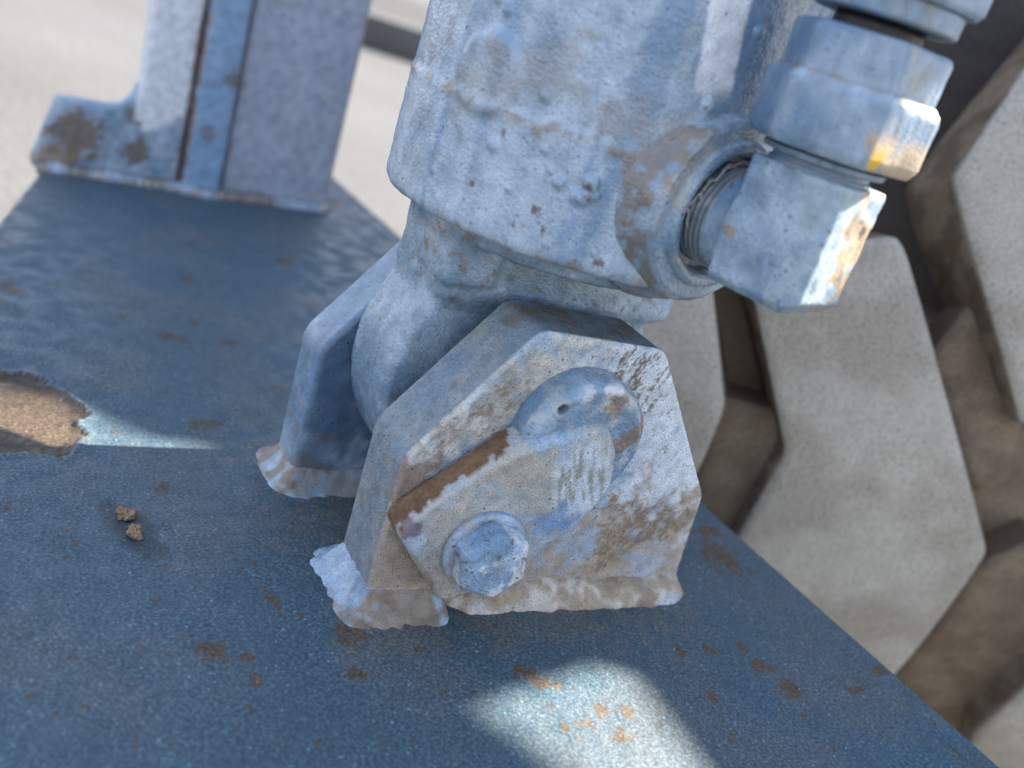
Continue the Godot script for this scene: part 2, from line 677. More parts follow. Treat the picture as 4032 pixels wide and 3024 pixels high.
func make_beam() -> void:
	var t := thing("steel_beam", "broad blue painted steel beam flecked with rust, carrying the bracket", "beam", Vector3(20, -120, 0))
	var spots := [[-73.6, -185.7, 4.2, 7.9], [-25.7, -151.3, 5.5, 4.3], [-8.2, -208.5, 4.5, 4.3], [-40.9, -165.8, 2.7, 2.7], [-14.3, -165.9, 2.5, 2.4], [45.1, -242.8, 4.3, 5.1], [-5.3, -149.8, 3.9, 3.6], [-29.9, -90.6, 6.2, 3.4], [-48.9, -56.8, 2.6, 3.6], [1.8, -115.2, 2.8, 2.9], [-33.6, -8.2, 2.1, 4.2], [-19.6, 6.1, 4.6, 4.8], [-23.5, 18.9, 2.9, 1.6], [-52.1, 6.0, 3.7, 3.1], [-45.9, 9.6, 2.1, 1.6], [16.7, 26.2, 3.0, 4.0], [20.4, 31.0, 4.1, 2.6], [29.9, 41.8, 2.1, 2.2], [36.8, 44.2, 2.1, 2.6], [30.2, 50.7, 2.3, 2.4], [17.5, 44.6, 1.3, 1.6], [23.0, 45.1, 2.6, 1.0], [67.7, 28.8, 3.3, 2.8], [77.6, 30.7, 2.6, 2.9], [88.8, 38.9, 4.4, 3.5], [88.7, 31.7, 2.2, 2.4], [90.6, 49.1, 3.9, 3.9], [64.3, 46.1, 1.6, 2.5], [86.6, 57.4, 1.7, 1.1], [59.6, 57.9, 1.1, 1.4], [-55.8, -23.7, 1.1, 1.4], [-48.5, 24.1, 0.8, 1.2], [-38.4, 35.4, 0.8, 0.9], [-34.4, -22.0, 0.9, 1.4], [-66.8, -6.4, 0.8, 0.8], [-60.1, -11.3, 0.8, 0.9], [-29.1, -1.0, 1.2, 1.8], [129.7, 49.3, 4.0, 2.0], [113.1, 54.0, 2.8, 2.5], [116.8, -5.7, 8.7, 9.8], [122.2, -20.6, 6.8, 3.6], [-87.3, 12.0, 0.8, 0.8], [-79.1, 16.4, 0.8, 0.8], [-45.2, 16.7, 1.6, 2.2], [-74.5, -39.8, 0.8, 1.4], [-85.9, -50.2, 1.1, 1.5], [19.4, -21.0, 2.3, 2.5], [-5.6, 14.8, 1.6, 1.3]]
	var chip := PackedVector2Array([Vector2(-99, -121), Vector2(-81.9, -120.3), Vector2(-75.2, -120.1), Vector2(-70, -116.4), Vector2(-70, -112.1), Vector2(-67.7, -111), Vector2(-64.1, -104.9), Vector2(-61.1, -96.7), Vector2(-62, -93), Vector2(-64.7, -91.2), Vector2(-64.4, -87.2), Vector2(-63.3, -84.5), Vector2(-66.7, -80.4), Vector2(-67.9, -76.4), Vector2(-71, -71.6), Vector2(-74.4, -74), Vector2(-79, -75.3), Vector2(-85.6, -74.2), Vector2(-99, -73.7)])
	var col := func(p: Vector3) -> Color:
		var a := na.get_noise_3dv(p)
		var b := nb.get_noise_3dv(p)
		var c := nc.get_noise_3dv(p)
		var k := Color(0.128, 0.222, 0.285).lerp(Color(0.102, 0.208, 0.295), st01(-0.2, 0.5, a + 0.4 * b))
		k = k.lerp(Color(0.20, 0.245, 0.275), st01(-0.25, 0.4, na.get_noise_3dv(p * 1.7 + Vector3(9, 5, 400)) + 0.3 * c) * 0.7)
		k *= 1.0 + 0.13 * c + 0.10 * b
		# dust gathered round the bracket foot
		var foot := maxf(absf(p.x - 34.0) - 50.0, 0.0) + maxf(absf(p.z + 30.0) - 44.0, 0.0)
		k = k.lerp(DUST * 0.7, st01(0.25, 0.75, 0.5 * c + 0.55 * b + 0.62 - foot / 24.0) * 0.55)
		# thin specks of mud all over
		k = k.lerp(MUD * 0.8, st01(0.55, 0.7, ns.get_noise_3dv(p * 1.5) + 0.3 * c) * 0.75)
		if p.y > -2.0:
			var q := Vector2(p.x, p.z)
			for s: Array in spots:
				var d := Vector2((p.x - s[0]) / s[2], (p.z - s[1]) / s[3])
				if absf(d.x) < 1.6 and absf(d.y) < 1.6:
					var r := d.length() + 0.9 * nc.get_noise_3dv(p * 1.2) + 0.5 * nb.get_noise_3dv(p * 4.0)
					var rusty := MUD * 0.75 if s[1] < -40.0 else Color(0.215, 0.13, 0.058)
					k = k.lerp(rusty * (1.0 + 0.5 * nd.get_noise_3dv(p)), (1.0 - st01(0.6, 1.0, r)) * 0.85)
			# a damp stain beside the two crumbs
			var w := Vector2((p.x + 59.5) / 8.0, (p.z + 38.0 - (p.x + 59.5) * 0.9) / 13.0).length() + 0.4 * b + 0.2 * c
			k = k.lerp(Color(0.085, 0.11, 0.125), (1.0 - st01(0.7, 0.95, w)) * 0.75)
			if p.x < -58.0 and p.z < -68.0 and p.z > -125.0:
				var e := edge_dist(chip, q)
				var d: float = e[0] + 1.2 * c + 0.5 * nd.get_noise_3dv(p)
				if d < 0.0:
					var prim := Color(0.185, 0.125, 0.075).lerp(Color(0.10, 0.066, 0.042), st01(-0.3, 0.4, b + 0.5 * c))
					k = prim * (1.0 + 0.45 * nd.get_noise_3dv(p))
				elif d < 0.8:
					k = k.lerp(Color(0.30, 0.36, 0.40), 0.6)
		return k * 1.12
	var h := func(p: Vector3) -> float:
		var y := (0.05 * nc.get_noise_3dv(p) if p.z > -128.0 else 0.0) + 0.05 * na.get_noise_3dv(p)
		if p.x < -58.0 and p.z < -66.0 and p.z > -125.0:
			var d: float = edge_dist(chip, Vector2(p.x, p.z))[0] + 1.2 * nc.get_noise_3dv(p) + 0.5 * nd.get_noise_3dv(p)
			y += -0.7 * (1.0 - st01(-0.5, 0.3, d)) + 0.5 * (1.0 - st01(0.3, 3.0, absf(d)))
			if d < 0.0:
				y += 0.25 * nb.get_noise_3dv(p * 2.5) + 0.22 * nc.get_noise_3dv(p * 1.7)
		return y
	# top: rows of unequal spacing, finer near the camera; the far left corner is cut off at an angle
	var m := MB.new()
	var zs := PackedFloat32Array()
	var z := 200.0
	while z > -425.0:
		zs.append(z)
		z -= 0.75 if z < 75.0 and z > -130.0 else (2.0 if z < -130.0 else 4.0)
	zs.append(-425.0)
	var rows := []
	for zz in zs:
		var left := -100.0
		if zz < -159.0:
			left = lerpf(-100.0, -46.0, clampf((-159.0 - zz) / (342.0 - 159.0), 0.0, 1.0))
		if zz < -342.0:
			left = 40.0
		var row := PackedVector3Array()
		var n := 330
		for i in n + 1:
			var x := lerpf(left, 136.0, float(i) / n)
			var p := Vector3(x, 0, zz)
			p.y = h.call(p)
			var e := minf(minf(136.0 - x, x - left), 3.0)
			p.y -= 3.0 - sqrt(maxf(0.0, 9.0 - (3.0 - e) * (3.0 - e)))
			row.append(p)
		rows.append(row)
	skin(m, rows, col, false)
	part(t, "top_plate", m, mats.beam, true)
	# sides and end
	var s := MB.new()
	var foot := [Vector2(-100, 200), Vector2(136, 200), Vector2(136, -425), Vector2(40, -425), Vector2(40, -342), Vector2(-46, -342), Vector2(-100, -159)]
	rows = []
	for y in [-3.2, -20.0, -60.0, -120.0]:
		var row := PackedVector3Array()
		for i in foot.size():
			var a: Vector2 = foot[i]
			var b: Vector2 = foot[(i + 1) % foot.size()]
			for k in 40:
				var q := a.lerp(b, k / 40.0)
				row.append(Vector3(q.x, y, q.y))
		rows.append(row)
	skin(s, rows, plain_paint, true)
	part(t, "side_wall", s, mats.paint)


func make_shade_plate() -> void:
	# added, unseen plate towards the sun; cutouts shaped to give the light patches
	var u := Vector3(0.10453, 0, -0.99452)
	var v := Vector3(-0.55613, 0.82904, -0.05845)
	var s := Vector3(0.8245, 0.55919, 0.08666)
	var at := s * 900.0
	var o := CSGBox3D.new()
	o.name = numbered("added_shade_plate")
	o.size = Vector3(600, 290, 8) * MM
	o.set_meta("label", "added unseen blue plate with cutouts, shading the bracket and shaping its light patches")
	o.set_meta("category", "plate")
	add_child(o)
	o.transform = Transform3D(Basis(u, v, s), (at + u * 155.0 + v * 42.0) * MM)
	var m := StandardMaterial3D.new()
	m.albedo_color = Color(0.16, 0.26, 0.37).linear_to_srgb()
	m.roughness = 0.6
	o.material = m
	var holes := [
		[Vector2(-35, -2.5), Vector2(-30.2, -10.4), Vector2(-24.7, -23.1), Vector2(-29, -27.3), Vector2(-45.2, -27.6), Vector2(-59.8, -27.8), Vector2(-71.2, -28.7), Vector2(-66.4, -13.3), Vector2(-53.6, -9.4)],
		[Vector2(104.9, 57.3), Vector2(99.7, 46.3), Vector2(90.6, 40.3), Vector2(82.6, 35.8), Vector2(76.6, 31.4), Vector2(75, 23.4), Vector2(66.2, 22.1), Vector2(61.9, 28.8), Vector2(60.5, 36.8), Vector2(60.9, 43.7), Vector2(63.4, 50.3), Vector2(75.6, 57.4)],
		[Vector2(-50, 61), Vector2(-20, 61), Vector2(-20, 86), Vector2(-28, 96), Vector2(-41, 96), Vector2(-50, 89)],
		[Vector2(-6, 57), Vector2(-6, 63), Vector2(-2, 60.5), Vector2(-1, 57)]]
	for hole: Array in holes:
		var c := CSGPolygon3D.new()
		c.name = "light_cutout"
		var pts := PackedVector2Array()
		for q: Vector2 in hole:
			pts.append((q - Vector2(155, 42)) * MM)
		c.polygon = pts
		c.depth = 0.03
		c.position.z = 0.015
		c.operation = CSGShape3D.OPERATION_SUBTRACTION
		o.add_child(c, true)


func make_tyre() -> void:
	var at := Vector3(0.788, 0, 0.61566)
	var nt := Vector3(-0.61566, 0, 0.788)
	var mid := Vector3(432.2, 9.5, -318.2)
	var R := 340.0
	var t := thing("tyre", "dusty grey brown tyre with big angular tread blocks behind the cylinder", "tyre", mid + Vector3(0, -340, 0))
	var xf := Transform3D(Basis(at, Vector3.UP, nt), mid)          # x across, y up, z out of the tread
	var wrap := func(q: Vector3) -> Vector3:                       # x across, y along the tread, z above R
		var a := q.y / R
		return xf * Vector3(q.x, sin(a) * (R + q.z), cos(a) * (R + q.z))
	var dusty := func(p: Vector3) -> Color:
		var c := Color(0.30, 0.265, 0.22).lerp(Color(0.38, 0.345, 0.295), st01(-0.4, 0.4, na.get_noise_3dv(p * 1.5) + 0.4 * nb.get_noise_3dv(p)))
		return c * (1.0 + 0.10 * nc.get_noise_3dv(p))
	var groove := func(p: Vector3) -> Color:
		var c := Color(0.15, 0.112, 0.08).lerp(Color(0.20, 0.155, 0.11), st01(-0.3, 0.4, nb.get_noise_3dv(p)))
		var y := p.y - 9.5 + 14.0 * nb.get_noise_3dv(p)
		c = c.lerp(Color(0.035, 0.032, 0.03), st01(52.0, 60.0, y + 22.0 * nc.get_noise_3dv(p * 0.5)) * 0.9)      # near-black upper grooves: deep shade painted into the rubber colour
		return c * (1.0 + 0.12 * nc.get_noise_3dv(p))
	# carcass: tread floor and sidewalls, a full round
	var m := MB.new()
	var prof := [Vector2(-112, -150), Vector2(-128, -110), Vector2(-126, -60), Vector2(-108, -34), Vector2(-92, -38), Vector2(0, -38), Vector2(100, -38), Vector2(232, -38), Vector2(262, -36), Vector2(280, -62), Vector2(282, -110), Vector2(262, -150)]
	var rows := []
	for q: Vector2 in prof:
		var row := PackedVector3Array()
		for i in 240:
			row.append(wrap.call(Vector3(q.x, TAU * R * i / 240.0, q.y)))
		rows.append(row)
	skin(m, rows, groove, true)
	part(t, "carcass", m, mats.rubber, true)
	var block_side := func(p: Vector3) -> Color:                  # clotted brown earth on the flanks of the blocks
		return Color(0.13, 0.098, 0.07).lerp(Color(0.21, 0.165, 0.12), st01(-0.3, 0.3, nb.get_noise_3dv(p) + 0.5 * nc.get_noise_3dv(p)))
	var blocks := [
		[Vector2(-66.4, 66.9), Vector2(-12.4, 93), Vector2(-6.7, 87.5), Vector2(27.5, 42.2), Vector2(76.9, -20.8), Vector2(76.5, -97), Vector2(80.6, -169.7), Vector2(-22.7, -117.6), Vector2(-22.4, -47.7), Vector2(-19.9, -6.5)],
		[Vector2(32.3, 223.2), Vector2(14.4, 170.1), Vector2(1, 122), Vector2(6.8, 112.8), Vector2(18.5, 95.7), Vector2(63.8, 36.8), Vector2(89.9, 66.2), Vector2(75.1, 167.7)],
		[Vector2(131.4, -127.9), Vector2(131, -86.9), Vector2(136.4, -42.5), Vector2(199.1, -83.7), Vector2(229.6, -203.1), Vector2(174.7, -235.7)],
		[Vector2(-80.8, 63.2), Vector2(-51.8, 4.5), Vector2(-51.1, -23.1), Vector2(-55.1, -64), Vector2(-87.4, -96.5), Vector2(-114, -33.9), Vector2(-113, 49.2)]]
	for b: Array in blocks:
		var k := MB.new()
		var poly := rounded(b, 3.5)
		# shaped flat first, then laid round the tread
		var flat := MB.new()
		plate(flat, Transform3D(), poly, 0.0, -40.0, 2.0, 2.2, func(p: Vector3) -> float: return 0.5 * nb.get_noise_3dv(p * 0.6), func(p: Vector3) -> Color: return block_side.call(p) if p.z < -3.5 else dusty.call(p + Vector3(500, 0, 0)), false)
		k.c = flat.c
		k.t = flat.t
		for p in flat.v:
			var q: Vector3 = p
			if q.z < -4.0:                                             # walls slope outwards to the floor
				var e := edge_dist(poly, Vector2(q.x, q.y))
				var mean := Vector2.ZERO
				for w: Vector2 in b:
					mean += w / b.size()
				var d := (Vector2(q.x, q.y) - mean).normalized() * (-q.z) * 0.14
				q += Vector3(d.x, d.y, 0)
				if e[0] > 100.0:
					q.z = p.z
			k.v.append(wrap.call(q))
		part(t, "tread_block", k, mats.rubber)
	# low bridges of rubber in the grooves between the blocks
	for b: Array in [[-14.0, Vector2(-54.2, 4.1), Vector2(-19.4, 6.7), Vector2(-11.9, -11.9), Vector2(-12.7, -62.8), Vector2(-43.4, -81), Vector2(-50.3, -31.6)], [-16.0, Vector2(22.9, 48.9), Vector2(34.4, 90.5), Vector2(66.4, 54.8), Vector2(78.4, 8.5), Vector2(66.5, -3)], [-18.0, Vector2(87.7, -37.6), Vector2(104.1, -13.5), Vector2(149.9, -96.3), Vector2(156.6, -170.5), Vector2(87.1, -126.6)]]:
		var flat := MB.new()
		var k := MB.new()
		plate(flat, Transform3D(), rounded(b.slice(1), 4.0), b[0], -40.0, 2.5, 3.0, func(p: Vector3) -> float: return 0.6 * nb.get_noise_3dv(p * 0.6), func(p: Vector3) -> Color: return groove.call(Vector3(p.x, -60, p.y)) * 0.95, false)
		k.c = flat.c
		k.t = flat.t
		for p in flat.v:
			k.v.append(wrap.call(p))
		part(t, "tie_bar", k, mats.rubber)


func make_post() -> void:
	var t := thing("upright_post", "blurred blue steel upright with rusty seams and a notched foot plate, welded on the beam", "post", Vector3(30, 0, -338))
	var flat := func(_p: Vector3) -> float: return 0.0
	var dirt_and_light := func(p: Vector3) -> Color:
		var k := paint(p, 0.45, 0.25, 0.0)
		k = k.lerp(Color(0.20, 0.15, 0.11), blob(p, Vector3(-34, 17, -338), 13.0, 0.7) * 0.9)
		k = k.lerp(Color(0.17, 0.15, 0.12), blob(p, Vector3(-5, 16, -338), 7.0, 0.6) * 0.9)
		k = k.lerp(Color(0.17, 0.15, 0.12), blob(p, Vector3(-10, 34, -338), 5.0, 0.6) * 0.8)
		k = k.lerp(Color(0.30, 0.22, 0.14), blob(p, Vector3(-44, 4, -338), 10.0, 0.7) * 0.8)
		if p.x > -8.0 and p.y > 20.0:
			k = k.lerp(Color(0.84, 0.87, 0.90), st01(29.0, 32.0, p.y + 14.0 * nb.get_noise_3dv(p)) * 0.85)  # near-white strip: brightness of light painted into the face colour
		k = k.lerp(RUST * 1.3, st01(2.5, 0.5, absf(p.x - 17.3) + 2.0 * nb.get_noise_3dv(p * 2.0)))
		return k
	var m := MB.new()
	plate(m, Transform3D(Basis(), Vector3(0, 0, -338)), rounded([Vector2(-52, 0), Vector2(17.5, 0), Vector2(17.5, 260), Vector2(-7, 260), Vector2(-7, 52), Vector2(-9, 43), Vector2(-14, 36.5), Vector2(-20, 35), Vector2(-43, 35)], 3.0), 0.0, -10.0, 1.5, 2.0, flat, dirt_and_light)
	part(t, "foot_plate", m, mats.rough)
	var bar := func(p: Vector3) -> Color:
		var k := paint(p, 0.1, 0.0, 0.0)
		k = k.lerp(PAINT_DEEP * 1.7, 0.6)
		k = k.lerp(Color(0.14, 0.13, 0.12), blob(p, Vector3(35, 62, -330), 6.0, 0.5) * 0.8)
		k = k.lerp(Color(0.16, 0.14, 0.13), blob(p, Vector3(26, 33, -330), 5.0, 0.4) * 0.7)
		k = k.lerp(RUST, st01(3.0, 1.0, minf(p.x - 17.5, 39.0 - p.x) + 2.5 * nb.get_noise_3dv(p * 2.0) + 1.0) * 0.8)
		return k
	m = MB.new()
	plate(m, Transform3D(Basis(), Vector3(0, 0, -331)), rounded([Vector2(17.8, 0), Vector2(36.8, 0), Vector2(36.8, 260), Vector2(17.8, 260)], 1.0), 0.0, -30.0, 1.5, 2.0, flat, bar)
	part(t, "middle_bar", m, mats.gloss)
	var wide := func(p: Vector3) -> Color:
		var k := paint(p, 0.3, 0.3, 0.0).lerp(Color(0.40, 0.43, 0.53), 0.65)
		k = k.lerp(Color(0.25, 0.20, 0.15), st01(2.0, 0.0, minf(p.x - 39.0, 100.0 - p.x) + 2.0 * nb.get_noise_3dv(p * 1.5)) * 0.6)
		return k
	m = MB.new()
	plate(m, Transform3D(Basis(), Vector3(0, 0, -336)), rounded([Vector2(38.8, 0), Vector2(100, 0), Vector2(100, 260), Vector2(38.8, 260)], 2.0), 0.0, -40.0, 2.5, 2.0, flat, wide)
	part(t, "wide_bar", m, mats.paint)
	m = MB.new()
	var weld_col := func(p: Vector3) -> Color: return paint(p, 0.2, 0.4, 0.2).lerp(Color(0.20, 0.16, 0.12), st01(-0.4, 0.2, nb.get_noise_3dv(p)) * 0.85)
	bead(m, [Vector3(-50, 0, -337), Vector3(10, 0.5, -335), Vector3(28, 0.5, -329), Vector3(60, 0.5, -333), Vector3(101, 0, -334)], 4.0, 0.25, weld_col, 5.0)
	part(t, "weld_bead", m, mats.gloss)


# ---------------------------------------------------------------- bracket

func lug_outline() -> PackedVector2Array:
	return rounded([Vector2(-14, -1), Vector2(85, -1), Vector2(81, 33), Vector2(48, 75.5), Vector2(11, 77.3), Vector2(-14.3, 43)], 3.0)


func make_bracket() -> void:
	var t := thing("clevis_bracket", "two lug steel bracket welded to the beam, clasping the cylinder eye, caked with dried dirt", "bracket", Vector3(34, 0, -30))
	var inv := BR.affine_inverse()
	var front := func(p: Vector3) -> Color:
		var q := inv * p
		var b := nb.get_noise_3dv(p)
		var c := nc.get_noise_3dv(p)
		if q.z < -1.0:                                             # the rim faces, plain sandy paint
			var k := Color(0.185, 0.25, 0.315).lerp(Color(0.255, 0.28, 0.295), st01(-0.5, 0.5, b + 0.5 * c)) * (1.0 + 0.25 * nd.get_noise_3dv(p) + 0.12 * c)
			k = k.lerp(PAINT_DEEP * 1.3, st01(0.35, 0.6, nb.get_noise_3dv(p * 0.8 + Vector3(30, 0, 0))) * 0.6)
			if q.y > 60.0 and q.x > 8.0:
				k = k.lerp(Color(0.16, 0.15, 0.13), st01(-0.2, 0.4, b + 0.6 * c + 0.15) * 0.85)
			return k
		var k := paint(p, 0.62, 0.5, 0.05)
		# pale upper right, dusty upper left, brown below
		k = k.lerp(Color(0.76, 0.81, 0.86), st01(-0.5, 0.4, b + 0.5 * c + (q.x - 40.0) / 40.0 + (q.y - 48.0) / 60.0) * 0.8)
		k = k.lerp(Color(0.66, 0.63, 0.555), st01(-0.1, 0.55, 0.6 * b + 0.6 * c + 0.6 - absf((q.y - 36.0) - (q.x + 14.0) * 1.1) / 30.0) * 0.85)
		k = k.lerp(Color(0.15, 0.115, 0.085), st01(0.25, 0.5, c + 0.5 * nd.get_noise_3dv(p) + 0.3 * b) * 0.5)
		k = k.lerp(Color(0.43, 0.35, 0.26), st01(-0.1, 0.4, 0.6 * b + 0.6 * c + 0.85 - q.y / 38.0) * 0.85)
		var grit := 0.35 + 0.55 * st01(-0.25, 0.25, nd.get_noise_3dv(p) + c)
		k = k.lerp(MUD * 1.1, blob(q, Vector3(70, 24, 0), 10.0, 1.0) * grit)
		k = k.lerp(MUD * 1.2, blob(q, Vector3(56, 20, 0), 12.0, 1.1) * grit)
		k = k.lerp(PAINT_CHALK * 0.95, blob(q, Vector3(44, 17, 0), 7.0, 0.8) * 0.75)
		k = k.lerp(PAINT_CHALK, blob(q, Vector3(70, 10, 0), 8.0, 0.9) * 0.6)
		k = k.lerp(Color(0.30, 0.22, 0.185), blob(q, Vector3(-9, 36, 0), 9.0, 0.6) * 0.9)     # purple brown patch low on the shoulder
		k = k.lerp(MUD, blob(q, Vector3(5, 58, 0), 7.0, 1.3) * grit * 0.7)
		k = k.lerp(MUD, blob(q, Vector3(-4, 50, 0), 5.0, 1.3) * grit * 0.6)
		# scraped streaks above the pin
		var sc := Vector2(q.x - 42.0, q.y - 68.0).rotated(0.35)
		var streak := nd.get_noise_3dv(Vector3(sc.x * 1.6, sc.y * 0.12, 3.0)) + 0.4 * c
		k = k.lerp(Color(0.15, 0.105, 0.07), st01(0.1, 0.35, streak + 0.25 - Vector2(sc.x / 11.0, (sc.y + 2.0) / 10.0).length() * 0.45) * 0.85)
		return k * (1.0 + 0.14 * c)
	var relief := func(p: Vector3) -> float:
		return 0.35 * nb.get_noise_3dv(p) + 0.22 * nc.get_noise_3dv(p)
	var m := MB.new()
	plate(m, BR, lug_outline(), 0.0, -19.0, 0.9, 0.65, relief, front)
	part(t, "lug", m, mats.rough)
	var back := func(p: Vector3) -> Color:
		var q := inv * p
		var k := paint(p, 0.15, 0.15, 0.02)
		if q.z > -56.5:                                            # deeper blue on the inner face, patchy by noise
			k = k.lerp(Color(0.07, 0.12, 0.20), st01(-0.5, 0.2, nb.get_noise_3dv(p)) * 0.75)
		if q.y < 18.0:
			k = k.lerp(MUD, st01(-0.2, 0.3, nb.get_noise_3dv(p)) * 0.5)
		return k
	m = MB.new()
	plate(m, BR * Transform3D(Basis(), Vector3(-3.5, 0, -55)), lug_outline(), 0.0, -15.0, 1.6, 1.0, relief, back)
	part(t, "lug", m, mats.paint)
	# welds
	var weld_col := func(p: Vector3) -> Color:
		var q := inv * p
		var k := paint(p, 0.3, 0.15, 0.0)
		var e := nb.get_noise_3dv(p * 1.4)
		var f := nc.get_noise_3dv(p)
		if q.z < -40.0:
			k = k.lerp(Color(0.30, 0.28, 0.25), st01(-0.4, 0.2, e + 0.6 * f) * 0.8)
			return k.lerp(MUD, st01(0.05, 0.3, nb.get_noise_3dv(p * 2.0 + Vector3(5, 5, 5)) + 0.4 * f) * 0.9)
		k = k.lerp(TAN * 0.62, st01(-0.2, 0.3, e + 0.5 * f + (q.z + 1.0) / 14.0) * 0.85)
		k = k.lerp(MUD * 0.8, st01(0.0, 0.4, nb.get_noise_3dv(p * 1.2 + Vector3(70, 0, 0)) + 0.5 * f + (q.z - 1.0) / 30.0) * 0.75)
		return k
	for run: Array in [[-14.0, -19.0, 0.0, [Vector3(-15, 0, -23), Vector3(-16, 1, -12), Vector3(-16, 1, -2), Vector3(-12, 1, 3), Vector3(0, 0, 4)], 8.0], [-17.5, -70.0, -55.0, [Vector3(-18, 0, -74), Vector3(-19, 1, -64), Vector3(-19, 1, -56), Vector3(-12, 0, -53), Vector3(16, 0, -53)], 6.5]]:
		var way: Array = run[3]
		var lo := Vector3(1e9, 1e9, 1e9)
		var hi := -lo
		for q: Vector3 in way:
			lo = lo.min(q - Vector3.ONE * 14.0)
			hi = hi.max(q + Vector3.ONE * 14.0)
		lo.y = -3.0
		var field := func(p: Vector3) -> float:
			var b := Vector3(maxf(run[0] - p.x, p.x - 85.0), -200.0, maxf(run[1] - p.z, p.z - run[2]))
			var wall := Vector2(maxf(b.x, 0.0), maxf(b.z, 0.0)).length() + minf(maxf(b.x, b.z), 0.0)
			var best := 1e6
			var along := 0.0
			var sum := 0.0
			for i in way.size() - 1:
				var a: Vector3 = way[i]
				var e: Vector3 = way[i + 1] - a
				var f := clampf((p - a).dot(e) / e.length_squared(), 0.0, 1.0)
				var d := p.distance_to(a + e * f)
				if d < best:
					best = d
					along = sum + f * e.length()
				sum += e.length()
			var grow := 1.0 + 0.16 * nb.get_noise_2d(along * 1.5, run[1])
			var mark := absf(sin((along - 0.35 * best + 1.5 * nb.get_noise_2d(along * 2.0, 4.0)) * 0.72))
			var d := smin(maxf(p.y, -4.0), maxf(wall, -4.0), 15.0) + 1.3 - (0.4 if run[2] > -1.0 else 0.12) * mark * (1.0 - st01(4.0, 8.0, best)) + 0.6 * nb.get_noise_3dv(p * 1.7) + 0.2 * nc.get_noise_3dv(p * 1.4)
			var m_: float = best - run[4] * grow
			d = -smin(-d, -m_, 2.0)
			return maxf(d, -p.y - 2.0) + 2.2 * (1.0 - st01(0.4, 1.2, Vector3(p.x + 10.0, (p.y - 4.0) * 1.6, (p.z - 5.5) * 0.4).length()))
		m = MB.new()
		nets(m, lo, hi, 0.75, field, BR, weld_col)
		part(t, "weld_bead", m, mats.paint)
	# fillet of weld and packed dirt along the front of the near lug
	var fil_col := func(p: Vector3) -> Color:
		var b := nb.get_noise_3dv(p * 1.3)
		var c := nc.get_noise_3dv(p)
		var k := Color(0.38, 0.31, 0.23).lerp(Color(0.58, 0.54, 0.48), st01(-0.25, 0.3, b + 0.6 * c))
		k = k.lerp(MUD * 1.2, st01(0.15, 0.45, nb.get_noise_3dv(p * 1.1 + Vector3(50, 9, 9)) + 0.3 * c) * 0.8)
		k = k.lerp(PAINT_CHALK, st01(0.2, 0.5, nb.get_noise_3dv(p + Vector3(0, 90, 40))) * 0.6)
		return k
	m = MB.new()
	var rows := []
	for j in 19:
		var f := j / 18.0
		var row := PackedVector3Array()
		for i in 120:
			var x := lerpf(9.0, 88.0, i / 119.0)
			var w := minf(1.0, minf((x - 8.0) / 6.0, sqrt(maxf(0.0, 88.0 - x) / 7.0)))
			var hh := (6.5 + 2.0 * nb.get_noise_1d(x * 2.0)) * w
			var dd := (4.5 + 3.5 * x / 86.0 + 1.2 * nb.get_noise_1d(x * 2.0 + 90.0)) * w
			var a := f * PI / 2.0
			var q := Vector3(x, hh * pow(cos(a), 1.3) - 0.4, dd * pow(sin(a), 1.3) - 0.5)
			q += Vector3(0, cos(a), sin(a)) * (0.6 * nb.get_noise_3dv(q * 2.0) + 0.25 * nc.get_noise_3dv(q))
			row.append(BR * q)
		rows.append(row)
	skin(m, rows, fil_col, false)
	part(t, "weld_fillet", m, mats.rough)


# ---------------------------------------------------------------- hydraulic cylinder

